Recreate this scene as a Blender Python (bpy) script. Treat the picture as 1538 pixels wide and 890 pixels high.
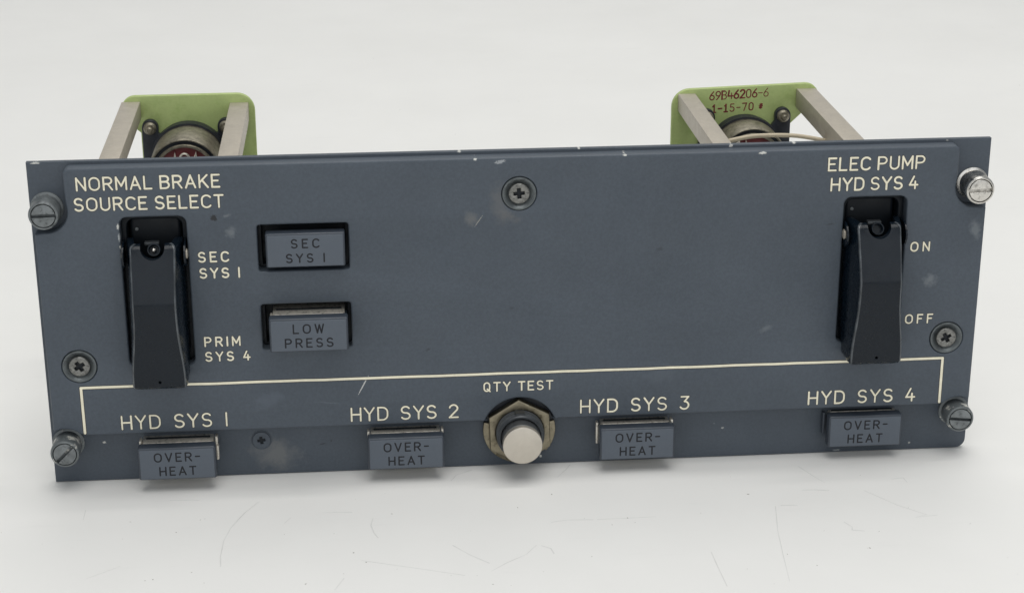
import bpy, bmesh, math, random
from mathutils import Vector, Matrix

# ------------------------------------------------------------------ clear
for o in list(bpy.data.objects):
    bpy.data.objects.remove(o, do_unlink=True)
SC = bpy.context.scene
COL = SC.collection
MM = 0.001
R = math.radians
random.seed(7)

# ------------------------------------------------------------------ camera
# panel space (mm): u to the right, v up, z towards the viewer
def W(u, v, z=0.0):
    return Vector(((u - 115.0) * MM, -z * MM, v * MM))

cam_d = bpy.data.cameras.new("camera")
cam_d.sensor_width = 36.0
cam_d.lens = 66.59
cam_d.clip_start = 0.01
cam_d.clip_end = 50.0
cam = bpy.data.objects.new("camera", cam_d)
COL.objects.link(cam)
_r = [(0.99646962, -0.00230002, 0.08392266),
      (-0.03146624, -0.93698856, 0.34794011),
      (0.07783431, -0.34935247, -0.933753)]
def _d(r): return Vector((r[0], -r[2], r[1]))
cx, cy, cz = _d(_r[0]), -_d(_r[1]), -_d(_r[2])
m = Matrix((cx, cy, cz)).transposed().to_4x4()
m.translation = W(77.471, 206.733, 431.492)
cam.matrix_world = m
SC.camera = cam

# ------------------------------------------------------------------ world, lamps, exposure
world = bpy.data.worlds.new("World")
SC.world = world
world.use_nodes = True
bg = world.node_tree.nodes["Background"]
bg.inputs[0].default_value = (0.93, 0.97, 1.0, 1)
bg.inputs[1].default_value = 0.36

def area_lamp(name, loc, target, size, power, color=(1, 1, 1), size_y=None):
    l = bpy.data.lights.new(name, 'AREA')
    l.energy = power
    l.color = color
    l.size = size
    if size_y:
        l.shape = 'RECTANGLE'
        l.size_y = size_y
    o = bpy.data.objects.new(name, l)
    COL.objects.link(o)
    o.location = loc
    o.rotation_euler = (Vector(target) - Vector(loc)).to_track_quat('-Z', 'Y').to_euler()
    return o

area_lamp("ceiling_lamp", (0.05, -0.45, 1.40), (0, 0, 0), 1.0, 9.0, (1.0, 0.985, 0.955))
area_lamp("front_fill_lamp", (-0.1, -2.1, 0.85), (0, 0, 0.05), 3.0, 11.0, (0.96, 0.98, 1.0), 1.4)  # added fill behind the camera, brightens panel front and guard slopes
area_lamp("rear_ceiling_lamp", (0.1, 0.8, 1.35), (0.05, 0.3, 0), 0.9, 4.4, (1.0, 0.985, 0.955))
tube = area_lamp("tube_lamp", (0.34, 0.08, 1.30), (0, 0, 0), 1.25, 3.3, (1.0, 0.985, 0.955), 0.07)
tube.rotation_euler = (0, 0, 0)      # a long ceiling tube running left to right, just behind the panel

SC.view_settings.view_transform = 'Standard'
SC.view_settings.look = 'None'
SC.view_settings.exposure = 0.0
SC.view_settings.gamma = 1.0
try:
    SC.view_settings.use_curve_mapping = False
except Exception:
    pass

# ------------------------------------------------------------------ materials
def new_mat(name):
    mt = bpy.data.materials.new(name)
    mt.use_nodes = True
    nt = mt.node_tree
    return mt, nt, nt.nodes["Principled BSDF"]

def N(nt, kind, **kw):
    n = nt.nodes.new(kind)
    for k, v in kw.items():
        setattr(n, k, v)
    return n

def coords(nt):
    """object coordinates in millimetres"""
    tc = N(nt, 'ShaderNodeTexCoord')
    mp = N(nt, 'ShaderNodeMapping')
    mp.inputs['Scale'].default_value = (1000, 1000, 1000)
    nt.links.new(tc.outputs['Object'], mp.inputs['Vector'])
    return mp.outputs['Vector']

def noise(nt, vec, scale, detail=4, rough=0.6):
    n = N(nt, 'ShaderNodeTexNoise')
    n.inputs['Scale'].default_value = scale
    n.inputs['Detail'].default_value = detail
    n.inputs['Roughness'].default_value = rough
    nt.links.new(vec, n.inputs['Vector'])
    return n.outputs['Fac']

def ramp(nt, fac, a, b, lo=0.0, hi=1.0):
    n = N(nt, 'ShaderNodeMapRange')
    n.inputs['From Min'].default_value = a
    n.inputs['From Max'].default_value = b
    n.inputs['To Min'].default_value = lo
    n.inputs['To Max'].default_value = hi
    nt.links.new(fac, n.inputs['Value'])
    return n.outputs['Result']

def mix(nt, fac, a, b):
    n = N(nt, 'ShaderNodeMix', data_type='RGBA')
    if isinstance(fac, float): n.inputs[0].default_value = fac
    else: nt.links.new(fac, n.inputs[0])
    for s, v in ((6, a), (7, b)):
        if isinstance(v, tuple): n.inputs[s].default_value = (*v, 1)
        else: nt.links.new(v, n.inputs[s])
    return n.outputs[2]

def math_(nt, op, a, b):
    n = N(nt, 'ShaderNodeMath', operation=op)
    for i, v in enumerate((a, b)):
        if isinstance(v, (int, float)): n.inputs[i].default_value = v
        else: nt.links.new(v, n.inputs[i])
    return n.outputs[0]

def bump(nt, bsdf, h, strength, dist):
    b = N(nt, 'ShaderNodeBump')
    b.inputs['Strength'].default_value = strength
    b.inputs['Distance'].default_value = dist
    nt.links.new(h, b.inputs['Height'])
    nt.links.new(b.outputs[0], bsdf.inputs['Normal'])

def surface(name, col, rough=0.5, metal=0.0, var=0.12, scale=0.15, grain=0.0, bmp=0.0,
            dark=None, spec=0.5, marks=(), rvar=0.1, wear=None, wscale=0.9, wlo=0.68):
    """painted / metal / plastic surface: mottled colour, varied gloss, fine relief, and listed stains"""
    mt, nt, b = new_mat(name)
    v = coords(nt)
    f = noise(nt, v, scale, 5)
    lo = tuple(c * (1 - var) for c in col)
    hi = tuple(min(1, c * (1 + var)) for c in col)
    c = mix(nt, ramp(nt, f, 0.3, 0.7), lo, hi)
    if grain:
        g = noise(nt, v, 1.4, 3, 0.75)
        c2 = mix(nt, ramp(nt, g, 0.35, 0.65), tuple(x * (1 - grain) for x in col), tuple(x * (1 + grain) for x in col))
        c = mix(nt, 0.5, c, c2)
    if dark is not None:            # grime patches
        g = noise(nt, v, scale * 2.3, 6, 0.7)
        c = mix(nt, ramp(nt, g, 0.52, 0.68, 0, 0.8), c, dark)
    if wear is not None:            # scattered bare flecks
        g = noise(nt, v, wscale, 6, 0.75)
        c = mix(nt, ramp(nt, g, wlo, wlo + 0.04), c, wear)
    for (mu, mv, ru, rv, ang, colr, st) in marks:
        mp = N(nt, 'ShaderNodeMapping', vector_type='TEXTURE')
        mp.inputs['Location'].default_value = (mu - 115, 0, mv)
        mp.inputs['Rotation'].default_value = (0, -R(ang), 0)
        mp.inputs['Scale'].default_value = (ru, 1e4, rv)
        nt.links.new(v, mp.inputs['Vector'])
        ln = N(nt, 'ShaderNodeVectorMath', operation='LENGTH')
        nt.links.new(mp.outputs[0], ln.inputs[0])
        g = noise(nt, v, 1.1 / max(0.3, min(ru, rv)), 4, 0.65)
        d = math_(nt, 'ADD', ln.outputs['Value'], ramp(nt, g, 0.25, 0.75, -0.55, 0.55))
        soft = 0.25 if st > 0.75 else 0.7
        c = mix(nt, ramp(nt, d, 1.0 + soft * 0.3, 1.0 - soft, 0, st), c, colr)
    nt.links.new(c, b.inputs['Base Color'])
    b.inputs['Metallic'].default_value = metal
    b.inputs['Specular IOR Level'].default_value = spec
    nt.links.new(ramp(nt, noise(nt, v, scale * 1.7, 5), 0.3, 0.7, max(0.03, rough - rvar), rough + rvar), b.inputs['Roughness'])
    if bmp:
        bump(nt, b, noise(nt, v, 2.6, 3, 0.6), bmp, 0.0001)
    return mt

PAINT = (0.067, 0.083, 0.104)
CHIP = (0.62, 0.62, 0.58)
SMUDGE = (0.20, 0.22, 0.235)
DIRT = (0.02, 0.021, 0.024)
face_marks = [
    (173.1, 80.9, 0.95, 0.32, 3, CHIP, 0.95),
    (104.5, 81.1, 0.4, 0.25, 0, CHIP, 0.9), (110.5, 80.4, 1.3, 0.45, 10, (0.36, 0.38, 0.40), 0.8), (140, 81.2, 0.5, 0.2, 0, CHIP, 0.9),
    (42.9, 68.5, 0.75, 0.75, 0, DIRT, 0.95), (46.8, 64.9, 1.5, 1.2, 20, SMUDGE, 0.5), (45.9, 69.0, 0.9, 0.4, 15, SMUDGE, 0.5),
    (103.2, 66.8, 1.5, 1.9, 35, (0.17, 0.17, 0.165), 0.55), (105.2, 65.9, 0.12, 1.7, -35, (0.32, 0.31, 0.28), 0.8),
    (110.2, 70.5, 2.2, 5.0, 8, (0.12, 0.125, 0.13), 0.6), (112, 67.0, 3.0, 1.2, -20, (0.14, 0.14, 0.14), 0.5),
    (216.3, 47.4, 1.7, 1.6, 0, SMUDGE, 0.55), (226.6, 60.2, 1.3, 2.6, 10, SMUDGE, 0.5), (190.5, 62.6, 1.1, 0.25, 8, DIRT, 0.5),
    (175.8, 36.0, 1.6, 0.8, 25, SMUDGE, 0.35), (149.0, 57.5, 0.8, 0.5, 0, DIRT, 0.4),
    (76.6, 24.6, 0.16, 2.6, -28, (0.55, 0.55, 0.54), 0.9), (92.6, 33.5, 0.6, 0.4, 30, DIRT, 0.5), (113, 43.5, 0.5, 0.4, 0, DIRT, 0.35),
    (20.5, 67.0, 0.3, 0.7, 0, CHIP, 0.9), (20.6, 64.3, 0.25, 1.0, 0, (0.4, 0.42, 0.43), 0.9), (20.7, 62.0, 0.22, 0.5, 0, CHIP, 0.85),
    (53.5, 21.5, 4.5, 2.0, 15, (0.095, 0.115, 0.145), 0.6), (68.0, 20.3, 3.0, 0.2, -6, (0.12, 0.14, 0.165), 0.5),
    (150, 25, 5.0, 2.5, 10, (0.09, 0.108, 0.132), 0.5),
]
back_marks = [
    (2.2, 81.85, 1.1, 0.2, 0, CHIP, 0.9), (101, 81.95, 0.45, 0.16, 0, CHIP, 0.8), (129.5, 82.0, 0.3, 0.15, 0, CHIP, 0.8),
    (166.1, 81.75, 0.5, 0.3, 10, CHIP, 0.9), (181.5, 82.0, 0.45, 0.15, 0, CHIP, 0.8), (219, 81.8, 0.35, 0.2, 0, (0.4, 0.4, 0.38), 0.8),
    (229.6, 40.0, 0.25, 6.0, 0, DIRT, 0.6), (54.6, 5.2, 5.4, 3.9, -10, (0.15, 0.155, 0.157), 0.75), (51.0, 8.6, 2.9, 2.9, 0, (0.12, 0.13, 0.14), 0.6),
    (12.6, 10.2, 0.45, 0.3, 0, CHIP, 0.8), (66.0, 7.6, 1.0, 0.22, 12, DIRT, 0.6), (68.2, 8.4, 0.25, 0.3, 0, DIRT, 0.6),
    (120.6, 2.0, 0.3, 0.4, 0, CHIP, 0.85), (166.8, 7.9, 0.35, 0.25, 0, CHIP, 0.7), (164.6, 9.2, 0.25, 0.2, 0, SMUDGE, 0.7),
    (215.4, 1.8, 0.3, 0.3, 0, CHIP, 0.7), (196.5, 0.5, 1.0, 0.25, 0, (0.3, 0.32, 0.33), 0.8), (36, 4.5, 8, 1.5, 10, (0.065, 0.08, 0.105), 0.6),
]
M = {}
M['face'] = surface('grey_blue_paint', PAINT, 0.46, var=0.15, scale=0.035, grain=0.16, bmp=0.16, marks=face_marks, spec=0.42)
M['back'] = surface('grey_blue_paint_base', (0.064, 0.079, 0.099), 0.48, var=0.15, scale=0.05, grain=0.16, bmp=0.16, marks=back_marks, spec=0.42)
M['cream'] = surface('cream_engraving_fill', (0.85, 0.80, 0.63), 0.6, var=0.08, scale=0.5)
M['brown_edge'] = surface('dark_engraving_edge', (0.030, 0.026, 0.022), 0.6)
M['black_ink'] = surface('black_legend_ink', (0.005, 0.006, 0.010), 0.7)
M['red_ink'] = surface('dark_red_stamp_ink', (0.16, 0.022, 0.020), 0.7, var=0.3, scale=0.9)
M['cap'] = surface('grey_cap_plastic', (0.040, 0.050, 0.066), 0.38, var=0.12, scale=0.2, bmp=0.06)
M['lens'] = surface('blue_grey_lens', (0.086, 0.104, 0.130), 0.42, var=0.07, scale=0.12, grain=0.06, bmp=0.06)
M['black'] = surface('black_gloss_plastic', (0.0042, 0.0082, 0.0138), 0.26, var=0.12, scale=0.2, bmp=0.03, spec=0.30)
M['edge_highlight'] = surface('black_plastic_edge_highlight', (0.062, 0.070, 0.078), 0.28, var=0.6, scale=0.25, spec=0.6)  # lighter grey paints highlights along the guard bevels, plus some rubbed wear
M['worn_rim'] = surface('screw_rim_rubbed_bright', (0.14, 0.155, 0.16), 0.40, 0.35, var=0.2, scale=0.3, wear=(0.62, 0.61, 0.56), wscale=0.28, wlo=0.55)
M['matt_black'] = surface('black_matt_plastic', (0.006, 0.009, 0.013), 0.5, var=0.2, scale=0.2, bmp=0.08, spec=0.3)
M['steel'] = surface('worn_steel', (0.74, 0.70, 0.62), 0.40, 0.65, var=0.15, scale=0.4, dark=(0.12, 0.11, 0.10))
M['bright'] = surface('bright_steel', (0.66, 0.64, 0.60), 0.28, 1.0, var=0.12, scale=0.5, dark=(0.25, 0.24, 0.22))
M['dull'] = surface('painted_screw', (0.17, 0.185, 0.19), 0.40, 0.35, var=0.25, scale=0.45, dark=(0.04, 0.045, 0.05), wear=(0.45, 0.44, 0.40))
M['screw'] = surface('dark_worn_screw', (0.20, 0.20, 0.19), 0.34, 0.8, var=0.3, scale=0.7, dark=(0.04, 0.04, 0.042), wear=(0.6, 0.58, 0.52))
M['washer'] = surface('dark_dished_washer', (0.12, 0.135, 0.14), 0.36, 0.45, var=0.25, scale=0.4, dark=(0.045, 0.05, 0.055), wear=(0.40, 0.40, 0.37))
M['brass'] = surface('aged_nickel_brass', (0.27, 0.24, 0.175), 0.42, 1.0, var=0.25, scale=0.3, dark=(0.10, 0.085, 0.055))
M['button'] = surface('satin_beige_metal', (0.60, 0.555, 0.485), 0.42, 0.85, var=0.05, scale=0.3, bmp=0.05)
M['plunger'] = surface('grey_plunger', (0.20, 0.21, 0.22), 0.35, 0.8, var=0.15, scale=0.3)
M['bushing'] = surface('dark_grey_bushing', (0.06, 0.066, 0.072), 0.38, 0.5, var=0.2, scale=0.4)
M['post'] = surface('satin_beige_aluminium', (0.50, 0.455, 0.385), 0.50, 0.55, var=0.10, scale=0.25, grain=0.08, bmp=0.12)
M['green'] = surface('green_primer', (0.40, 0.49, 0.19), 0.50, var=0.12, scale=0.16, grain=0.08, bmp=0.15, dark=(0.33, 0.43, 0.145))
M['shell'] = surface('olive_connector_shell', (0.235, 0.215, 0.165), 0.45, 0.65, var=0.3, scale=0.5, dark=(0.07, 0.065, 0.05), bmp=0.2)
M['flange'] = surface('dark_flange', (0.020, 0.023, 0.030), 0.45, 0.2, var=0.3, scale=0.4)
M['red'] = surface('dark_red_insert', (0.115, 0.024, 0.026), 0.40, var=0.25, scale=0.4)
M['wire'] = surface('tan_wire_jacket', (0.50, 0.43, 0.31), 0.5, var=0.12, scale=0.4)

# white tabletop
mt, nt, b = new_mat('white_tabletop')
v = coords(nt)
c = mix(nt, ramp(nt, noise(nt, v, 0.012, 5), 0.3, 0.7), (0.79, 0.785, 0.765), (0.825, 0.82, 0.80))
mp = N(nt, 'ShaderNodeMapping'); mp.inputs['Scale'].default_value = (0.035, 0.22, 1); mp.inputs['Rotation'].default_value = (0, 0, R(8))
nt.links.new(v, mp.inputs['Vector'])
c = mix(nt, ramp(nt, noise(nt, mp.outputs[0], 1.0, 6, 0.7), 0.60, 0.78, 0, 0.14), c, (0.60, 0.60, 0.585))
sp = noise(nt, v, 0.42, 2, 0.5)
c = mix(nt, ramp(nt, sp, 0.76, 0.80, 0, 0.5), c, (0.42, 0.41, 0.39))
nt.links.new(c, b.inputs['Base Color'])
nt.links.new(ramp(nt, noise(nt, v, 0.05, 5), 0.3, 0.7, 0.5, 0.65), b.inputs['Roughness'])
b.inputs['Specular IOR Level'].default_value = 0.15
bump(nt, b, noise(nt, v, 0.25, 4), 0.08, 0.0002)
M['table'] = mt
M['scratch'] = surface('grey_scratch', (0.70, 0.695, 0.68), 0.6)
M['speck'] = surface('dust_grey', (0.40, 0.385, 0.36), 0.8)

# ------------------------------------------------------------------ mesh helpers
def finish(me, mats, smooth=32):
    for mm in (mats if isinstance(mats, (list, tuple)) else [mats]):
        me.materials.append(M[mm])
    for p in me.polygons:
        p.use_smooth = True
    me.set_sharp_from_angle(angle=R(smooth))

def to_world(me):
    """mm panel axes (u,v,z) -> metres scene axes"""
    for vv in me.vertices:
        x, y, z = vv.co
        vv.co = (x * MM, -z * MM, y * MM)

def link(name, me, parent=None, loc=(0, 0, 0), label=None):
    o = bpy.data.objects.new(name, me)
    COL.objects.link(o)
    o.parent = parent
    o.location = (loc[0] * MM, -loc[2] * MM, loc[1] * MM)
    if label: o['label'] = label
    return o

def from_bm(name, bm, mats, parent=None, loc=(0, 0, 0), label=None, smooth=32):
    bmesh.ops.recalc_face_normals(bm, faces=bm.faces)
    me = bpy.data.meshes.new(name)
    bm.to_mesh(me); bm.free()
    to_world(me)
    finish(me, mats, smooth)
    return link(name, me, parent, loc, label)

def box(bm, c, s, bev=0.0, mat=0, rot=None, seg=2):
    r = bmesh.ops.create_cube(bm, size=1.0)
    vs = r['verts']
    bmesh.ops.scale(bm, vec=s, verts=vs)
    if bev:
        es = list({e for vv in vs for e in vv.link_edges})
        rb = bmesh.ops.bevel(bm, geom=es, offset=bev, segments=seg, profile=0.5, affect='EDGES')
        vs = list({vv for f in rb['faces'] for vv in f.verts} | {vv for vv in vs if vv.is_valid})
    if rot is not None:
        bmesh.ops.rotate(bm, cent=(0, 0, 0), matrix=rot, verts=vs)
    bmesh.ops.translate(bm, vec=c, verts=vs)
    for f in {f for vv in vs for f in vv.link_faces}:
        f.material_index = mat
    return vs

def lathe(bm, prof, c=(0, 0), seg=48, mat=0, cap0=True, cap1=True):
    """revolve (r, z) profile about the z axis at (u, v) = c"""
    rings = []
    allv = []
    for r, z in prof:
        ring = [bm.verts.new((c[0] + r * math.cos(2 * math.pi * i / seg), c[1] + r * math.sin(2 * math.pi * i / seg), z)) for i in range(seg)]
        rings.append(ring); allv += ring
    for a, b2 in zip(rings, rings[1:]):
        for i in range(seg):
            f = bm.faces.new((a[i], a[(i + 1) % seg], b2[(i + 1) % seg], b2[i])); f.material_index = mat
    if cap0:
        f = bm.faces.new(rings[0]); f.material_index = mat
    if cap1:
        f = bm.faces.new(rings[-1]); f.material_index = mat
    return allv

def plate_mesh(outlines, z0, z1, bev=0.3, res=2):
    """flat plate with holes: outlines = list of closed (u,v) loops; edges bevelled"""
    cu = bpy.data.curves.new('c', 'CURVE')
    cu.dimensions = '2D'; cu.fill_mode = 'BOTH'
    for pts in outlines:
        s = cu.splines.new('POLY'); s.use_cyclic_u = True
        s.points.add(len(pts) - 1)
        for p, (x, y) in zip(s.points, pts): p.co = (x, y, 0, 1)
    cu.extrude = max(0.0, (z1 - z0) / 2 - bev)
    cu.bevel_depth = bev; cu.bevel_resolution = res; cu.offset = -bev
    o = bpy.data.objects.new('c', cu); COL.objects.link(o)
    dg = bpy.context.evaluated_depsgraph_get()
    me = bpy.data.meshes.new_from_object(o.evaluated_get(dg))
    bpy.data.objects.remove(o); bpy.data.curves.remove(cu)
    bm = bmesh.new(); bm.from_mesh(me)
    bpy.data.meshes.remove(me)
    bmesh.ops.remove_doubles(bm, verts=bm.verts, dist=0.001)
    bmesh.ops.translate(bm, vec=(0, 0, (z0 + z1) / 2), verts=bm.verts)
    return bm

def plate(name, outlines, z0, z1, mats, parent, bev=0.3, loc=(0, 0, 0), label=None, res=2):
    return from_bm(name, plate_mesh(outlines, z0, z1, bev, res), mats, parent, loc, label)

def circ(cx_, cy_, r, n=40, a0=0):
    return [(cx_ + r * math.cos(R(a0) + 2 * math.pi * i / n), cy_ + r * math.sin(R(a0) + 2 * math.pi * i / n)) for i in range(n)]

def arc(cx_, cy_, rx, ry, a0, a1, n=10):
    return [(cx_ + rx * math.cos(R(a0 + (a1 - a0) * i / n)), cy_ + ry * math.sin(R(a0 + (a1 - a0) * i / n))) for i in range(n + 1)]

def rrect(u0, v0, u1, v1, r, n=5):
    return (arc(u1 - r, v1 - r, r, r, 0, 90, n) + arc(u0 + r, v1 - r, r, r, 90, 180, n) +
            arc(u0 + r, v0 + r, r, r, 180, 270, n) + arc(u1 - r, v0 + r, r, r, 270, 360, n))

# ------------------------------------------------------------------ engraved lettering
def _S():
    return arc(.29, .745, .27, .255, 30, 270, 14) + arc(.29, .25, .29, .25, 90, -150, 14)[1:]
GL = {
 'A': (.68, [[(0, 0), (.34, 1), (.68, 0)], [(.12, .32), (.56, .32)]]),
 'B': (.60, [[(0, 0), (0, 1), (.34, 1)] + arc(.34, .765, .235, .235, 90, -90) + [(0, .53)], [(.34, .53)] + arc(.34, .265, .265, .265, 90, -90) + [(0, 0)]]),
 'C': (.62, [arc(.34, .66, .34, .34, 35, 180) + arc(.34, .34, .34, .34, 180, 325)]),
 'D': (.64, [[(0, 0), (0, 1), (.28, 1)] + arc(.28, .62, .36, .38, 90, 0) + arc(.28, .38, .36, .38, 0, -90) + [(0, 0)]]),
 'E': (.52, [[(.52, 1), (0, 1), (0, 0), (.52, 0)], [(0, .52), (.42, .52)]]),
 'F': (.50, [[(.50, 1), (0, 1), (0, 0)], [(0, .52), (.40, .52)]]),
 'H': (.62, [[(0, 0), (0, 1)], [(.62, 0), (.62, 1)], [(0, .5), (.62, .5)]]),
 'I': (.04, [[(.02, 0), (.02, 1)]]),
 '1': (.04, [[(.02, 0), (.02, 1)]]),
 'K': (.60, [[(0, 0), (0, 1)], [(.56, 1), (0, .38)], [(.2, .58), (.60, 0)]]),
 'L': (.50, [[(0, 1), (0, 0), (.50, 0)]]),
 'M': (.72, [[(0, 0), (0, 1), (.36, .28), (.72, 1), (.72, 0)]]),
 'N': (.62, [[(0, 0), (0, 1), (.62, 0), (.62, 1)]]),
 'O': (.70, [arc(.35, .645, .35, .355, 0, 180) + arc(.35, .355, .35, .355, 180, 360) + [(.70, .645)]]),
 'Q': (.62, [arc(.28, .70, .28, .30, 0, 180) + arc(.28, .30, .28, .30, 180, 360) + [(.56, .70)], [(.32, .26), (.60, -.04)]]),
 'P': (.60, [[(0, 0), (0, 1), (.33, 1)] + arc(.33, .73, .27, .27, 90, -90) + [(0, .46)]]),
 'R': (.60, [[(0, 0), (0, 1), (.33, 1)] + arc(.33, .74, .26, .26, 90, -90) + [(0, .48)], [(.30, .48), (.60, 0)]]),
 'S': (.58, [_S()]),
 'T': (.60, [[(0, 1), (.60, 1)], [(.30, 1), (.30, 0)]]),
 'U': (.62, [[(0, 1), (0, .31)] + arc(.31, .31, .31, .31, 180, 360) + [(.62, 1)]]),
 'V': (.64, [[(0, 1), (.32, 0), (.64, 1)]]),
 'W': (.84, [[(0, 1), (.21, 0), (.42, .95), (.63, 0), (.84, 1)]]),
 'Y': (.64, [[(0, 1), (.32, .48), (.64, 1)], [(.32, .48), (.32, 0)]]),
 '2': (.56, [arc(.28, .73, .27, .27, 165, -30, 12) + [(0, 0), (.57, 0)]]),
 '3': (.56, [[(.04, 1), (.54, 1), (.27, .62)] + arc(.26, .31, .30, .31, 85, -150, 14)]),
 '4': (.60, [[(.30, 1), (0, .30), (.60, .30)], [(.42, .58), (.42, 0)]]),
 '-': (.40, [[(.0, .52), (.40, .52)]]),
 # stamped figures
 's0': (.50, [arc(.25, .70, .25, .30, 0, 180) + arc(.25, .30, .25, .30, 180, 360) + [(.50, .70)]]),
 's1': (.40, [[(.04, .80), (.20, 1), (.20, 0)], [(0, 0), (.40, 0)]]),
 's2': (.50, [arc(.25, .74, .24, .26, 160, -40, 10) + [(0, 0), (.50, 0)]]),
 's4': (.50, [[(.10, 1), (0, .34), (.52, .34)], [(.38, .70), (.38, 0)]]),
 's5': (.50, [[(.46, 1), (.08, 1), (.05, .58)] + arc(.23, .30, .27, .31, 110, -150, 10)]),
 's6': (.50, [[(.42, 1), (.12, .62)] + arc(.25, .28, .25, .28, 150, 510, 18)]),
 's7': (.48, [[(0, 1), (.48, 1), (.18, 0)]]),
 's9': (.50, [[(.10, 0), (.40, .40)] + arc(.25, .72, .25, .28, -30, 330, 18)]),
 'sB': (.50, [[(0, 0), (0, 1), (.28, 1)] + arc(.26, .76, .22, .24, 90, -90) + [(0, .52)], [(.26, .52)] + arc(.26, .26, .24, .26, 90, -90) + [(-.04, 0)]]),
 's-': (.40, [[(.0, .48), (.40, .48)]]),
 's*': (.40, [[(.06, .72), (.34, .22)], [(.34, .72), (.06, .22)], [(.20, .80), (.20, .14)], [(0, .47), (.40, .47)]]),
}

def split_sharp(pl, lim=50):
    out, cur = [], [pl[0]]
    for i in range(1, len(pl)):
        cur.append(pl[i])
        if i < len(pl) - 1:
            a = Vector(pl[i]) - Vector(pl[i - 1]); b2 = Vector(pl[i + 1]) - Vector(pl[i])
            if a.length > 1e-6 and b2.length > 1e-6 and a.angle(b2) > R(lim):
                out.append(cur); cur = [pl[i]]
    out.append(cur)
    return out

def stroke(bm, pl, w, h, z, mat):
    """a paint filled groove: rounded ribbon of half width w following a polyline on the plane z"""
    pts = [Vector(p) for p in pl]
    q = [pts[0]]
    for p in pts[1:]:
        if (p - q[-1]).length > 1e-4: q.append(p)
    if len(q) < 2: return
    closed = (q[0] - q[-1]).length < 1e-3
    rows = []
    d0 = (q[1] - q[0]).normalized(); d1 = (q[-1] - q[-2]).normalized()
    caps = (75, 45, 20)
    for a in caps: rows.append((q[0] - d0 * w * math.sin(R(a)), d0, w * math.cos(R(a))))
    for i, p in enumerate(q):
        da = (q[i] - q[i - 1]).normalized() if i else d0
        db = (q[i + 1] - q[i]).normalized() if i < len(q) - 1 else d1
        t = da + db
        t = t.normalized() if t.length > 1e-6 else da
        k = 1 / max(0.6, t.dot(da))
        rows.append((p, t, w * k))
    for a in reversed(caps): rows.append((q[-1] + d1 * w * math.sin(R(a)), d1, w * math.cos(R(a))))
    prev = None
    for p, t, ww in rows:
        n = Vector((-t.y, t.x))
        hh = h * min(1, ww / w)
        row = [bm.verts.new((*(p + n * ww * s), z + hh * e)) for s, e in ((-1, -.3), (-.75, .75), (0, 1), (.75, .75), (1, -.3))]
        if prev:
            for i in range(4):
                f = bm.faces.new((prev[i], prev[i + 1], row[i + 1], row[i])); f.material_index = mat
        prev = row

GW = 1.08
def word_strokes(text, u0, u1, v0, h, pre='', sp=0.2):
    glyphs = []
    wsum = 0
    for ch in text:
        if ch == ' ': glyphs.append(None); wsum += sp * h
        else:
            g = GL[pre + ch]; glyphs.append(g); wsum += g[0] * h * GW
    gap = (u1 - u0 - wsum) / max(1, len(text) - 1)
    x = u0; out = []
    for g in glyphs:
        if g is None: x += sp * h + gap; continue
        for pl in g[1]:
            out += split_sharp([(x + a * h * GW, v0 + b2 * h) for a, b2 in pl])
        x += g[0] * h * GW + gap
    return out

def lettering(parent, lines, z, w, mats, label, rim=0.10, pre='', name='lettering', shear=0.0, jit=0.0):
    bm = bmesh.new()
    for (t, u0, u1, v0, h) in lines:
        sp = 0.42 if t.startswith('HYD SYS') and v0 < 20 else (0.05 if v0 > 70 else 0.12)
        for pl in word_strokes(t, u0, u1, v0, h, pre, sp):
            pl = [(a, b2 + shear * (a - u0)) for a, b2 in pl]
            k = 1 + random.uniform(-jit, jit)
            if rim: stroke(bm, pl, w + rim, 0.02, z, 1)
            stroke(bm, pl, w * k, 0.045, z, 0)
    return from_bm(name, bm, mats, parent, label=label, smooth=60)

# ------------------------------------------------------------------ setting
bm = bmesh.new()
prof = [(-2.6, 0.0), (1.5, 0.0)] + [(1.5 + 0.5 * math.sin(R(a)), 0.5 - 0.5 * math.cos(R(a))) for a in range(10, 91, 10)] + [(2.0, 2.2)]
vs = [[bm.verts.new((x, y, z)) for x in (-3.0, 3.0)] for y, z in prof]
for a, b2 in zip(vs, vs[1:]):
    bm.faces.new((a[0], a[1], b2[1], b2[0]))
me = bpy.data.meshes.new('tabletop'); bm.to_mesh(me); bm.free()
finish(me, 'table', 60)
table = link('tabletop', me)
table['kind'] = 'structure'
table['label'] = 'seamless white tabletop sheet with faint scuffs'
table['category'] = 'tabletop'

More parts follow.
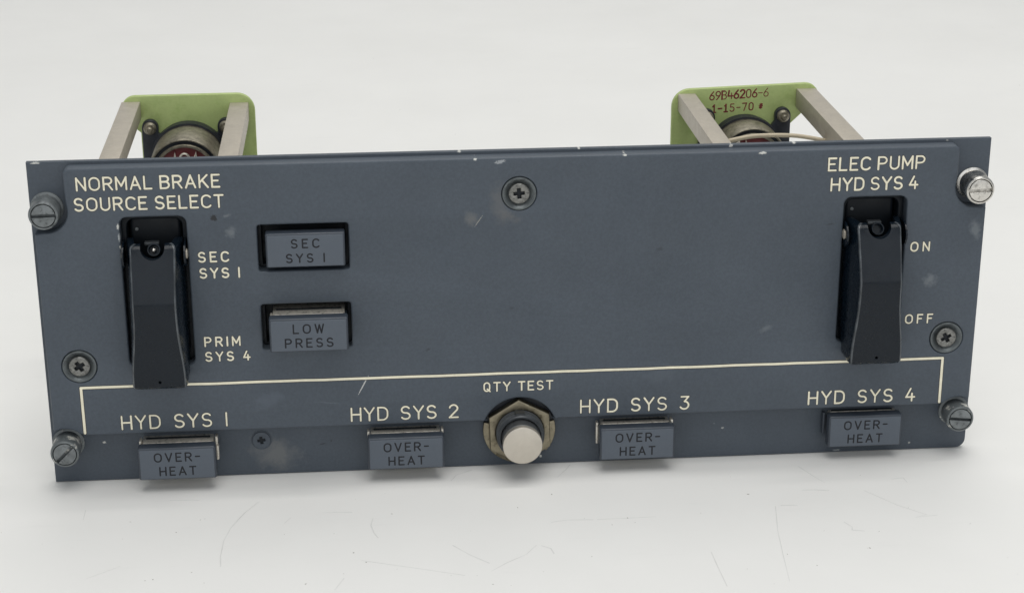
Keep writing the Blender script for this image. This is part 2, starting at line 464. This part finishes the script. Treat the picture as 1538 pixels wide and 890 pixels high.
def scratch(pts, r):
    bm = bmesh.new()
    stroke(bm, pts, r, 0.02, 0.02, 0)
    me = bpy.data.meshes.new('scratch'); bm.to_mesh(me); bm.free()
    for vv in me.vertices:
        x, y, z = vv.co; vv.co = ((x - 115) * MM, -y * MM, z * MM)
    finish(me, 'scratch', 60)
    return link('scratch', me, table)
for pl, r in [
    ([(43.2, 47.0), (42.9, 42.2), (43.2, 34.8), (44.5, 28.2), (47.3, 20.9), (50.5, 15.0)], .12),
    ([(77.9, 26.4), (77.4, 29.8), (78.1, 33.9), (79.0, 36.3)], .13),
    ([(174.6, 28.6), (172.5, 40.6), (171.2, 52.0), (169.9, 65.0)], .08),
    ([(155.0, 50.0), (155.2, 57.0), (155.6, 66.0)], .09), ([(185.0, 7.0), (187.5, 13.0), (189.5, 17.0)], .08),
    ([(189.0, 38.0), (190.3, 40.6), (189.9, 42.2), (192.6, 42.9)], .12),
    ([(198.0, 22.0), (204.0, 30.5), (209.5, 36.0), (206.5, 37.2), (212.0, 36.4)], .08),
    ([(115.3, 43.2), (112.6, 47.4), (107.7, 51.1), (104.1, 54.6)], .10),
    ([(96.1, 41.5), (99.6, 46.3), (103.9, 50.8)], .10), ([(116.5, 43.5), (118.5, 45.0), (119.0, 47.5)], .13),
    ([(120.0, 32.0), (124.0, 31.2), (130.0, 31.6)], .09), ([(131.0, 31.6), (145.0, 31.4)], .05),
    ([(183.0, 20.5), (186.0, 20.6), (189.5, 21.2)], .10), ([(176.0, 28.2), (180.0, 28.4)], .09), ([(206.5, 16.4), (209.5, 16.0), (209.8, 18.5)], .08),
    ([(97.5, 7.6), (99.0, 4.6), (103.0, 2.0)], .12), ([(124.0, 8.0), (126.5, 4.0), (128.0, 1.0)], .10),
    ([(9.3, 21.0), (9.2, 16.0)], .08), ([(57.0, 27.0), (58.5, 24.0)], .08), ([(13.7, 50.0), (20.5, 45.0)], .06),
    ([(66.0, 22.2), (73.0, 22.6)], .10), ([(29.0, 12.4), (36.0, 12.9)], .11), ([(71.0, 55.0), (69.0, 60.0)], .14),
    ([(75.0, 47.0), (88.0, 52.0), (98.0, 56.0)], .06)]:
    scratch(pl, r)

bm = bmesh.new()
rs = random.Random(3)
for i in range(70):
    u, zz = rs.uniform(-25, 235), rs.uniform(10, 82)
    r = rs.choice((0.09, 0.1, 0.12, 0.14, 0.22))
    vs = bmesh.ops.create_icosphere(bm, subdivisions=1, radius=r)['verts']
    bmesh.ops.scale(bm, vec=(rs.uniform(.7, 2.2), rs.uniform(.5, 1), .3), verts=vs)
    bmesh.ops.rotate(bm, cent=(0, 0, 0), matrix=Matrix.Rotation(rs.uniform(0, 6), 3, 'Z'), verts=vs)
    bmesh.ops.translate(bm, vec=(u - 115, -zz, r * .2), verts=vs)
me = bpy.data.meshes.new('dust_specks'); bm.to_mesh(me); bm.free()
for vv in me.vertices: vv.co *= MM
finish(me, 'speck', 60)
dust = link('dust_specks', me)
dust['kind'] = 'stuff'
dust['label'] = 'tiny grey dust specks scattered on the white tabletop'
dust['category'] = 'dust'

# ------------------------------------------------------------------ the control panel
panel = bpy.data.objects.new('control_panel', None)
COL.objects.link(panel)
panel.empty_display_size = 0.02
panel.location = (-0.115, 0, 0.0002)
panel['label'] = 'blue-grey aircraft hydraulic control panel with two black guarded switches standing on white tabletop'
panel['category'] = 'control panel'
T = 3.8
for mname in ('face', 'back'):     # stains are listed in u; the panel's own origin is u = 0
    for n in M[mname].node_tree.nodes:
        if n.type == 'MAPPING' and n.vector_type == 'TEXTURE':
            n.inputs['Location'].default_value[0] += 115

# back plate
SWITCH_U = (28.6, 201.4)
outline = [(0, 0), (227.6, 0)] + arc(227.6, 2.4, 2.4, 2.4, 270, 360, 6)[1:] + [(230, 82.05), (0, 82.05)]
holes = [rrect(su - 7.9, 31.3, su + 7.9, 69.4, 1.6) for su in SWITCH_U]
holes += [rrect(52.6, vv - 6.0, 74.4, vv + 6.0, 0.6) for vv in (60.6, 40.6)]
back = plate('back_plate', [outline] + holes, -1.6, 0.0, 'back', panel, 0.16)

# engraved face plate
RN = 5.1
def notch(cx_, cy_, a0, a1): return arc(cx_, cy_, RN, RN, a0, a1, 12)
fo = arc(10.2, 80.0, 1.4, 1.4, 90, 180, 6) + [(8.8, 74.0)]
fo += notch(4.0, 71.0, 30, -95)[2:]
fo += [(1.2, 65.6), (1.2, 15.6)]
fo += notch(4.0, 10.6, 118, 46)
fo += [(9.2, 13.9)]
fo += [(106.9, 13.9)] + arc(115, 10.5, 9.3, 9.3, 157, 23, 20) + [(123.1, 13.9)]
fo += [(220.8, 13.9)]
fo += notch(226.0, 10.6, 134, 62)
fo += [(228.8, 15.6), (228.8, 65.6)]
fo += notch(226.0, 71.0, 275, 150)[:-2]
fo += [(221.2, 74.0)] + arc(219.8, 80.0, 1.4, 1.4, 0, 90, 6)
fh = [rrect(su - 7.75, 31.5, su + 7.75, 69.2, 1.8) for su in SWITCH_U]
fh += [rrect(52.75, vv - 5.8, 74.25, vv + 5.8, 0.7) for vv in (60.6, 40.6)]
CSK = [(114.9, 72.4), (8.8, 32.0), (221.6, 31.9)]
fh += [circ(a, b2, 4.2) for a, b2 in CSK]
face = plate('face_plate', [fo] + fh, 0.02, T, 'face', panel, 0.45, res=3)

TXT = [
 ([('NORMAL BRAKE', 11.8, 44.6, 76.12, 2.94), ('SOURCE SELECT', 11.0, 45.2, 71.19, 2.91)], .235),
 ([('SEC', 38.8, 45.7, 57.71, 2.30), ('SYS 1', 38.9, 48.1, 53.67, 2.28)], .215),
 ([('PRIM', 39.0, 47.3, 36.25, 2.16), ('SYS 4', 39.0, 49.5, 32.39, 2.18)], .205),
 ([('ELEC PUMP', 189.3, 212.6, 76.08, 3.0), ('HYD SYS 4', 190.2, 211.3, 71.06, 2.95)], .235),
 ([('ON', 210.9, 215.4, 55.05, 2.16)], .205),
 ([('OFF', 210.9, 217.6, 36.16, 2.17)], .205),
 ([('HYD SYS 1', 17.8, 43.1, 15.25, 3.35)], .225),
 ([('HYD SYS 2', 73.5, 99.6, 15.22, 3.31)], .225),
 ([('QTY TEST', 106.2, 123.1, 21.88, 2.22)], .195),
 ([('HYD SYS 3', 130.2, 157.2, 15.20, 3.31)], .225),
 ([('HYD SYS 4', 187.6, 214.6, 15.25, 3.25)], .225),
]
for lines, w in TXT:
    lettering(face, lines, T, w * 1.13, ['cream', 'brown_edge'],
              'cream engraved words ' + ' '.join(l[0] for l in lines), jit=0.08)
bm = bmesh.new()
rr = random.Random(5)
top = [(8.7 + (221.1 - 8.7) * i / 40, 26.45 + rr.uniform(-.05, .05)) for i in range(41)]
for pl in (top, [(8.7, 26.4), (8.75, 14.6)], [(221.1, 26.4), (221.15, 14.6)]):
    stroke(bm, pl, 0.50, 0.02, T, 1)
    stroke(bm, pl, 0.37, 0.045, T, 0)
from_bm('border_line', bm, ['cream', 'brown_edge'], face, smooth=60)

# --------------------------------------------------------------- cross-head screws
def cross_poly(a, w, ang=0):
    p = [(a, -w), (a, w), (w, w), (w, a), (-w, a), (-w, w), (-a, w), (-a, -w), (-w, -w), (-w, -a), (w, -a), (w, -w)]
    ca, sa = math.cos(R(ang)), math.sin(R(ang))
    return [(x * ca - y * sa, x * sa + y * ca) for x, y in p]

def cross_head(parent, c, z, r, ang, mats='screw', name='screw_head'):
    bm = plate_mesh([circ(0, 0, r, 32), cross_poly(r * .50, r * .155, ang)], z - 0.9, z, 0.34, 3)
    lathe(bm, [(r * .8, z - 1.0), (r * .8, z - 0.75)], seg=20, mat=1)
    return from_bm(name, bm, [mats, 'matt_black'], parent, (c[0], c[1], 0), smooth=40)

for (c, ang) in zip(CSK, (4, 32, 28)):
    bm = bmesh.new()
    lathe(bm, [(4.05, T - 1.6), (4.12, T - 0.25), (4.0, T - 0.02), (3.75, T + 0.02), (3.3, T - 0.25), (2.9, T - 0.75), (2.5, T - 0.95), (0.5, T - 1.0)], seg=56)
    s = from_bm('countersunk_screw', bm, 'washer', panel, (c[0], c[1], 0))
    cross_head(s, (0, 0), T + 0.05, 2.55, ang)
bm = plate_mesh([circ(0, 0, 2.55, 40), circ(0, 0, 2.3, 40)], 0.0, 0.16, 0.06)
s = from_bm('countersunk_screw', bm, 'back', panel, (51.0, 9.3, 0), 'small painted-over screw in the lower strip')
bm = plate_mesh([circ(0, 0, 2.25, 40), cross_poly(1.0, 0.38, 8)], 0.03, 0.34, 0.1)
lathe(bm, [(1.6, 0.02), (1.6, 0.05)], seg=20, mat=1)
from_bm('screw_head', bm, ['back', 'matt_black'], s)

# --------------------------------------------------------------- captive fasteners at the corners
def captive(c, zt, ang, mats, label):
    bm = bmesh.new()
    lathe(bm, [(3.9, 0.0), (3.9, 0.5), (3.3, 0.75), (3.3, 1.2), (3.5, 1.5), (3.5, zt - 0.55), (3.38, zt - 0.2), (3.1, zt),
               (2.95, zt), (2.85, zt - 0.35), (2.8, zt - 1.2), (0.3, zt - 1.2)], seg=56)
    s = from_bm('captive_screw', bm, mats[0], panel, (c[0], c[1], 0), label)
    bm = bmesh.new()
    w = 0.38; r = 2.72
    for sg in (1, -1):
        a = math.degrees(math.asin(w / r))
        pl = arc(0, 0, r, r, a, 180 - a, 20)
        pl = [(x, y * sg) for x, y in pl]
        ca, sa = math.cos(R(ang)), math.sin(R(ang))
        pl = [(x * ca - y * sa, x * sa + y * ca) for x, y in pl]
        b3 = plate_mesh([pl], zt - 1.4, zt + 0.05, 0.14, 2)
        me = bpy.data.meshes.new('t'); b3.to_mesh(me); b3.free(); bm.from_mesh(me); bpy.data.meshes.remove(me)
    from_bm('slotted_core', bm, mats[1], s)
captive((4.0, 71.0), 6.6, 1, ('dull', 'dull'), 'dark painted captive screw with a level slot')
captive((226.0, 71.0), 7.0, 3, ('bright', 'bright'), 'bright silver captive screw')
captive((4.0, 10.6), 7.2, 45, ('worn_rim', 'dull'), 'dark captive screw with a diagonal slot and worn rim')
captive((226.2, 10.6), 6.2, -6, ('worn_rim', 'dull'), 'dark captive screw with a worn bright rim')

# --------------------------------------------------------------- legend buttons
def legend_button(cu, cv, zf, lines, clips, well, label):
    """zf = height of the front face; cap 18.6 x 8.4 mm"""
    bm = bmesh.new()
    hw, hh = 9.35, 4.25
    box(bm, (0, 0, zf - 1.7), (2 * hw, 2 * hh, 3.2), 0.45, 0, seg=3)
    cap = from_bm('legend_button', bm, 'cap', panel, (cu, cv, 0), label)
    from_bm('lens', plate_mesh([rrect(-hw + .42, -hh + .32, hw - .42, hh - .5, .2)], zf - 0.6, zf + 0.05, 0.1), 'lens', cap)
    zt = zf + 0.05
    bm = bmesh.new()
    for (t, u0, u1, v0, h) in lines:
        for pl in word_strokes(t, u0, u1, v0, h):
            stroke(bm, pl, 0.20, 0.03, zt, 0)
    from_bm('lettering', bm, 'black_ink', cap, smooth=60)
    # lamp holder behind the cap
    bm = bmesh.new()
    z1 = zf - 3.25
    if z1 > 0.5 and cv < 60:
        box(bm, (0, 0, (z1 - 2) / 2), (17.2, 7.7, z1 + 2), 0.2)
        box(bm, (0, 3.75, z1 - 0.55), (16.6, 0.7, 0.5), 0.15)
        box(bm, (0, 3.9, z1 * .35), (15.6, 0.4, 0.7), 0.1, 1)
        from_bm('lamp_holder', bm, ['steel', 'matt_black'], cap)
    if well:
        du, dv = 63.5 - cu, (60.6 if cv > 50 else 40.6) - cv
        bm = plate_mesh([rrect(du - 10.87, dv - 5.97, du + 10.87, dv + 5.97, .5), rrect(du - 9.9, dv - 5.2, du + 9.9, dv + 5.2, .3)], -4.0, 0.3, 0.15)
        box(bm, (du, dv, -4.3), (26, 15, 1.6))
        from_bm('button_well', bm, 'matt_black', cap)
    for (su, v0, v1, z0, z1c, mname) in clips:
        bm = bmesh.new()
        box(bm, (su, (v0 + v1) / 2, (z0 + z1c) / 2), (0.55, v1 - v0, z1c - z0), 0.12)
        from_bm('spring_clip', bm, mname, cap)

OVER = [('OVER-', -5.35, 5.45, 0.72, 2.12), ('HEAT', -4.25, 4.35, -2.95, 2.10)]
legend_button(64.0, 60.5, 5.8, [('SEC', -3.2, 3.2, 0.72, 2.02), ('SYS 1', -4.5, 4.4, -2.9, 2.0)], [], True, 'grey push legend reading SEC SYS I')
legend_button(64.1, 40.5, 9.7, [('LOW', -3.6, 3.5, 0.62, 2.10), ('PRESS', -5.6, 5.6, -2.95, 2.08)], [(8.9, 1.5, 3.6, 3, 6.2, 'matt_black'), (-8.9, 2.4, 3.9, 4, 6.2, 'steel')], True, 'grey push legend reading LOW PRESS, pulled out of its recess')
legend_button(30.9, 7.65, 8.5, OVER, [(9.35, 2.3, 4.6, 1.5, 3.6, 'steel'), (9.5, -1.6, 2.1, 1.5, 3.6, 'steel'), (-9.0, 3.0, 4.4, 2.0, 4.4, 'steel')], False, 'grey push legend reading OVER-HEAT below HYD SYS 1')
legend_button(86.6, 7.75, 7.8, OVER, [(9.1, 2.4, 4.5, 2.0, 4.2, 'steel'), (-9.1, 2.7, 4.5, 2.0, 4.2, 'steel')], False, 'grey push legend reading OVER-HEAT below HYD SYS 2')
legend_button(144.0, 7.85, 7.5, OVER, [(-9.6, -1.4, 4.2, 1.6, 3.4, 'steel'), (9.1, 2.9, 4.6, 1.8, 4.0, 'steel')], False, 'grey push legend reading OVER-HEAT below HYD SYS 3')
legend_button(202.2, 7.85, 5.2, OVER, [(-9.9, -2.0, 4.0, 0.3, 1.9, 'cap')], False, 'grey push legend reading OVER-HEAT below HYD SYS 4')

# --------------------------------------------------------------- test push button
QC = (115.0, 10.5)
bm = bmesh.new()
lathe(bm, [(8.9, 0.0), (8.9, 1.1), (8.7, 1.3), (6.0, 1.3)], seg=64)  # dark base ring, its colour stands in for the shadow around the nut
q = from_bm('test_button', bm, 'flange', panel, (*QC, 0), 'round test push button with beige cap')
bm = bmesh.new()
for a0, a1 in ((166, 262), (-42, 14)):
    b3 = plate_mesh([arc(0, 0, 9.05, 9.05, a0, a1, 24) + arc(0, 0, 6.2, 6.2, a1, a0, 24)], 1.25, 2.1, 0.2, 2)
    me = bpy.data.meshes.new('t'); b3.to_mesh(me); b3.free(); bm.from_mesh(me); bpy.data.meshes.remove(me)
from_bm('lock_washer', bm, 'brass', q)
hexa = []
for i in range(6):
    a = R(60 * i + 32)
    hexa.append((8.7 * math.cos(a), 8.7 * math.sin(a)))
from_bm('hex_nut', plate_mesh([hexa, circ(0, 0, 5.9)], 1.6, 3.9, 0.35, 3), 'brass', q)
bm = bmesh.new()
pr = [(5.95, 0.5)]
z = 3.6
while z < 6.3:
    pr += [(5.95, z), (5.95, z + .3), (5.45, z + .5), (5.45, z + .75)]; z += 1.0
pr += [(5.8, 6.8), (5.5, 7.1), (5.1, 7.1), (5.0, 5.5), (0.2, 5.5)]
lathe(bm, pr, seg=64)
box(bm, (-0.1, 5.75, 5.0), (2.4, 0.7, 3.3), 0.2)
from_bm('threaded_bushing', bm, 'bushing', q)
bm = bmesh.new()
lathe(bm, [(4.75, 4.0), (4.75, 9.9), (4.6, 10.0), (4.6, 10.5), (4.5, 10.6)], seg=64)
from_bm('plunger', bm, 'plunger', q)
bm = bmesh.new()
lathe(bm, [(4.55, 10.45), (4.88, 10.5), (4.9, 11.6), (4.8, 11.85), (4.55, 11.95), (0.1, 11.97)], seg=64)
from_bm('button_cap', bm, 'button', q)

# --------------------------------------------------------------- guarded toggle switches
def guard_mesh():
    st = [  # v, zf, half width of front, half width of rear, z rear
        (63.65, 6.9, 3.9, 5.9, 1.8), (63.5, 7.6, 4.5, 6.3, 1.5), (63.2, 8.15, 4.85, 6.55, 1.3), (62.7, 8.55, 5.0, 6.7, 1.2), (60.0, 9.7, 4.95, 6.75, 1.0), (55.0, 11.6, 4.85, 6.75, 1.0), (51.2, 13.0, 4.8, 6.75, 1.0),
        (50.2, 13.25, 4.8, 6.75, 1.0), (46.0, 13.2, 4.85, 6.72, 1.0), (43.0, 13.15, 4.98, 6.7, 1.0), (40.0, 13.1, 5.25, 6.66, 1.0), (37.0, 13.05, 5.6, 6.6, 1.0), (34.5, 13.0, 5.85, 6.55, 1.0),
        (32.6, 12.97, 5.95, 6.5, 1.0), (31.9, 12.95, 5.97, 6.48, 4.3), (30.2, 12.9, 5.98, 6.45, 4.3), (29.75, 12.75, 5.93, 6.4, 4.3), (29.2, 12.1, 5.75, 6.25, 4.3), (28.75, 11.3, 5.35, 5.9, 4.4), (28.45, 10.7, 4.8, 5.3, 4.5), (28.3, 10.2, 4.2, 4.6, 4.8)]
    bm = bmesh.new()
    prev = None
    for (v_, zf, wf, wr, zr) in st:
        hp = [(wr, zr), (wr - .05, zr + 1.2), (wf + .42 + (wr - wf) * .25, zf - 2.2), (wf + .34, zf - .50), (wf + .20, zf - .16), (wf - .10, zf), (wf - .55, zf - .02), (wf * .4, zf - .05)]
        ring = [bm.verts.new((a, v_, z_)) for a, z_ in hp] + [bm.verts.new((-a, v_, z_)) for a, z_ in reversed(hp)]
        n = len(ring)
        if prev:
            for i in range(n):
                f = bm.faces.new((prev[i], prev[(i + 1) % n], ring[(i + 1) % n], ring[i]))
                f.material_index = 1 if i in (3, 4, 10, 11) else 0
        else:
            bm.faces.new(ring)
        prev = ring
    bm.faces.new(prev)
    bmesh.ops.recalc_face_normals(bm, faces=bm.faces)
    me = bpy.data.meshes.new('guard'); bm.to_mesh(me); bm.free()
    me.materials.append(M['black']); me.materials.append(M['edge_highlight'])
    o = bpy.data.objects.new('guard', me); COL.objects.link(o)
    cut = bmesh.new()
    # finger notch at the top edge and a pin hole near the lower edge
    bmesh.ops.create_cone(cut, cap_ends=True, segments=40, radius1=3.0, radius2=3.0, depth=12, matrix=Matrix.Translation((0, 63.2, 9.5)) @ Matrix.Diagonal((0.95, 0.95, 1, 1)))
    bmesh.ops.create_cone(cut, cap_ends=True, segments=20, radius1=0.38, radius2=0.38, depth=4, matrix=Matrix.Translation((0.1, 31.0, 13.4)))
    inner = [(66.0, 5.6), (63.0, 6.9), (51.0, 11.6), (31.5, 11.5)]      # hollow inside, open at the top and the back
    pv = None
    for v_, z_ in inner:
        rg = [cut.verts.new(c) for c in ((-5.6, v_, -2), (-4.2, v_, z_), (4.2, v_, z_), (5.6, v_, -2))]
        if pv:
            for i in range(4): cut.faces.new((pv[i], pv[(i + 1) % 4], rg[(i + 1) % 4], rg[i]))
        else: cut.faces.new(rg)
        pv = rg
    cut.faces.new(pv)
    bmesh.ops.recalc_face_normals(cut, faces=cut.faces)
    mc = bpy.data.meshes.new('cut'); cut.to_mesh(mc); cut.free()
    oc = bpy.data.objects.new('cut', mc); COL.objects.link(oc)
    md = o.modifiers.new('b', 'BOOLEAN'); md.operation = 'DIFFERENCE'; md.object = oc; md.solver = 'EXACT'; md.use_self = True
    dg = bpy.context.evaluated_depsgraph_get()
    me2 = bpy.data.meshes.new_from_object(o.evaluated_get(dg))
    bpy.data.objects.remove(o); bpy.data.objects.remove(oc)
    bpy.data.meshes.remove(me); bpy.data.meshes.remove(mc)
    to_world(me2)
    finish(me2, [], 28)
    me2.name = 'switch_guard'
    return me2
GM = guard_mesh()

def guarded_switch(su, label, tip):
    bm = plate_mesh([rrect(-7.87, 31.35, 7.87, 69.35, 1.6), rrect(-6.5, 33, 6.5, 67.8, 1.9)], -9.0, 0.6, 0.3, 2)
    box(bm, (0, 50.3, -8.8), (17, 40, 0.8))
    box(bm, (0, 59.0, -4.8), (12.2, 17.4, 6.4), 1.0, seg=3)
    s = from_bm('guarded_switch', bm, 'matt_black', panel, (su, 0, 0), label)
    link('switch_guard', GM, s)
    for sg in (-1, 1):
        pl = [(57.2, -6), (57.2, 1.0)] + [(60.0 + 3.0 * math.cos(R(a)), 3.6 + 3.6 * math.sin(R(a))) for a in range(200, -21, -20)] + [(62.9, 1.0), (62.9, -6)]
        bm = bmesh.new()
        a = [bm.verts.new((sg * 7.0, v_, z_)) for v_, z_ in pl]
        b2 = [bm.verts.new((sg * 7.4, v_, z_)) for v_, z_ in pl]
        n = len(pl)
        bm.faces.new(a); bm.faces.new(b2)
        for i in range(n): bm.faces.new((a[i], a[(i + 1) % n], b2[(i + 1) % n], b2[i]))
        from_bm('hinge_ear', bm, 'black', s)
        bm = bmesh.new()
        vs = lathe(bm, [(1.25, 0), (1.2, .25), (.8, .42), (.1, .48)], seg=24)
        bmesh.ops.rotate(bm, cent=(0, 0, 0), matrix=Matrix.Rotation(sg * R(90), 3, 'Y'), verts=vs)
        bmesh.ops.translate(bm, vec=(sg * 7.35, 60.0, 4.0), verts=vs)
        from_bm('hinge_rivet', bm, 'post', s)
    bm = bmesh.new()
    box(bm, (-0.4, 63.0, 4.4), (3.4, 0.8, 1.6), 0.15)
    from_bm('spring_tab', bm, 'bushing', s)
    bm = bmesh.new()
    vs = lathe(bm, [(1.55, -4), (1.6, 0.0), (1.5, 0.25), (1.25, 0.25), (1.15, 0.0), (1.1, -1.2), (0.1, -1.2)], seg=32)
    bmesh.ops.rotate(bm, cent=(0, 0, 0), matrix=Matrix.Rotation(R(-28), 3, 'X'), verts=vs)
    bmesh.ops.translate(bm, vec=(0.15, 61.9, 6.3), verts=vs)
    lever = from_bm('toggle_lever', bm, 'black', s)
    if tip:
        bm = bmesh.new()
        bmesh.ops.create_uvsphere(bm, u_segments=16, v_segments=10, radius=0.55, matrix=Matrix.Translation((0.1, 61.8, 6.3)))
        o = from_bm('lever_tip', bm, 'bright', s)
    bm = bmesh.new()
    lathe(bm, [(.42, -1.8), (.40, -1.35), (.1, -1.3)], c=(-4.4, 64.6), seg=16)
    from_bm('case_rivet', bm, 'dull', s)
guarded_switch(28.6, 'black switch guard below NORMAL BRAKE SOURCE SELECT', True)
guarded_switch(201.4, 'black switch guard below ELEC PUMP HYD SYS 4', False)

# --------------------------------------------------------------- connector brackets behind the panel
def bracket(outline, posts, cc, shell_len, label, stamp, raised, lug=0.0):
    zb = -80.0
    p = plate('connector_bracket', [outline], zb - 1.6, zb, 'green', panel, 0.25, label=label)
    for (pu, pv, s1, s2, lean) in posts:
        bm = bmesh.new()
        box(bm, (pu, pv, (zb - 1.7) / 2), (s1, s2, -zb - 1.7), 0.22)
        for vv in bm.verts: vv.co.x += lean * (vv.co.z - zb) / -zb      # the post leans a little
        from_bm('standoff_post', bm, 'post', p)
    cu, cv = cc
    # scalloped mounting flange
    ex, ey, er = 10.3 + lug * .4, 8.7 + lug, 2.25
    q1 = arc(ex, ey, er, er, -5, 185, 12) + [(ex - er + .1, ey - 1.6)] + arc(0, 0, 10.2, 10.2, 42, 90, 10)
    q2 = [(-x, y) for x, y in reversed(q1)]
    top_ = q1 + q2[1:]
    fl = [(cu + x, cv + y) for x, y in top_] + [(cu + x, cv - y) for x, y in reversed(top_)]
    plate('connector_flange', [fl], zb + 0.02, zb + 1.8, 'flange', p, 0.2)
    for du in (-ex, ex):
        bm = bmesh.new()
        lathe(bm, [(1.75, zb + 1.8), (1.75, zb + 2.6), (1.3, zb + 3.1), (.2, zb + 3.2)], c=(cu + du, cv + ey), seg=24)
        lathe(bm, [(.85, zb + 3.0), (.85, zb + 4.4), (.6, zb + 4.7), (.1, zb + 4.7)], c=(cu + du, cv + ey), seg=16)
        from_bm('flange_screw', bm, 'shell', p)
    z1 = zb + shell_len
    bm = bmesh.new()
    lathe(bm, [(10.35, zb + 1.5), (10.35, zb + 4.0), (9.6, zb + 4.1), (9.6, zb + 5.2), (9.9, zb + 5.6), (9.9, z1 - 0.5), (9.6, z1), (9.35, z1), (9.2, z1 - .6)], c=cc, seg=64, cap1=False)
    from_bm('connector_shell', bm, 'shell', p)
    bm = bmesh.new()
    lathe(bm, [(9.25, z1 - 0.8), (7.9, z1 - 0.8)], c=cc, seg=64, cap0=False, cap1=False)
    lathe(bm, [(10.42, zb + 1.6), (10.42, zb + 4.2), (9.8, zb + 4.25)], c=cc, seg=64, cap0=False, cap1=False)
    from_bm('sealing_ring', bm, 'flange', p)
    bm = bmesh.new()
    lathe(bm, [(8.3, z1 - 2), (8.3, z1 - .3), (8.1, z1 - .1), (7.5, z1 - .1), (7.4, z1 - .9)], c=cc, seg=64, cap1=False)
    from_bm('inner_rim', bm, 'shell', p)
    bm = bmesh.new()
    lathe(bm, [(7.6, z1 - 1.8), (7.6, z1 - .8), (.1, z1 - .8)], c=cc, seg=48)
    ins = from_bm('red_insert', bm, 'red', p)
    bm = bmesh.new()
    for pl, w in raised:
        stroke(bm, [(cu + a, cv + b2) for a, b2 in pl], w, 0.5, z1 - .78, 0)
    from_bm('contact_marks', bm, 'steel', ins, smooth=60)
    if stamp:
        lettering(p, stamp, zb, 0.20, ['red_ink'], 'dark red stamped part number', rim=0, pre='s', name='stamped_lettering', shear=0.045, jit=0.35)
    return p

outL = [(17.7, 0), (49.0, 0)] + arc(44.2, 72.2, 4.9, 4.9, 0, 90, 8) + arc(16.6, 73.2, 3.8, 3.8, 90, 180, 8) + [(12.8, 71.0), (17.7, 66.6)]
# cream-grey contact marks on the insert, only their tops clear the panel edge
marksL = [([(-3.2, 2.2), (-2.5, 5.8), (-2.2, 2.2)], .36), (arc(0.0, 4.2, 1.25, 1.45, 0, 360, 18), .3), ([(1.7, 2.2), (3.1, 5.8), (3.3, 2.2)], .36)]
bracket(outL, [(15.5, 73.1, 5.1, 4.8, 0.55), (44.9, 72.2, 5.1, 4.9, -0.2)], (30.7, 59.7), 18.0,
        'green connector bracket behind the NORMAL BRAKE corner', None, marksL)
outR = [(165.3, 0), (199.0, 0), (199.0, 64.2), (206.9, 71.6)] + arc(203.0, 72.6, 3.9, 3.4, 0, 90, 8) + arc(170.3, 70.6, 5.0, 5.0, 90, 180, 8)
marksR = [([(-5.4, 2.2), (-5.2, 5.9), (-3.9, 5.9), (-3.6, 2.2)], .36), ([(-2.7, 2.2), (-1.9, 6.0), (-0.8, 2.2)], .36)]
outR = [(a, b2 + (a - 186) * 0.018) if b2 > 60 else (a, b2) for a, b2 in outR]
bracket(outR, [(169.4, 71.7, 4.9, 4.9, 0.6), (203.3, 72.2, 5.5, 5.4, 0.1)], (185.9, 57.7), 14.0,
        'green connector bracket stamped with a red part number',
        [('69B46206-6', 176.0, 192.6, 72.1, 2.3), ('1-15-70 *', 176.9, 191.1, 68.45, 2.1)], marksR, 1.2)

# tan wire strung between the posts of the stamped bracket
bm = bmesh.new()
ctrl = [(171.0, 68.90, -44.5), (175.0, 70.30, -44.5), (180.5, 71.20, -44.8), (186.0, 71.35, -45), (193.0, 71.00, -45), (200.2, 69.60, -45), (204.0, 68.50, -45)]
pts = []
for i in range(len(ctrl) - 1):
    p0, p1, p2, p3 = [Vector(ctrl[max(0, min(len(ctrl) - 1, i + k))]) for k in (-1, 0, 1, 2)]
    for j in range(6):
        t = j / 6
        pts.append(0.5 * ((2 * p1) + (p2 - p0) * t + (2 * p0 - 5 * p1 + 4 * p2 - p3) * t * t + (3 * p1 - p0 - 3 * p2 + p3) * t ** 3))
pts.append(Vector(ctrl[-1]))
prev = None
for i, p in enumerate(pts):
    t = (pts[min(i + 1, len(pts) - 1)] - pts[max(i - 1, 0)]).normalized()
    n1 = t.cross(Vector((0, 0, 1))).normalized(); n2 = t.cross(n1)
    ring = [bm.verts.new(p + (n1 * math.cos(a) + n2 * math.sin(a)) * 0.58) for a in [2 * math.pi * k / 12 for k in range(12)]]
    if prev:
        for k in range(12): bm.faces.new((prev[k], prev[(k + 1) % 12], ring[(k + 1) % 12], ring[k]))
    else: bm.faces.new(ring)
    prev = ring
bm.faces.new(prev)
from_bm('wire', bm, 'wire', panel, smooth=60)

bpy.context.view_layer.update()
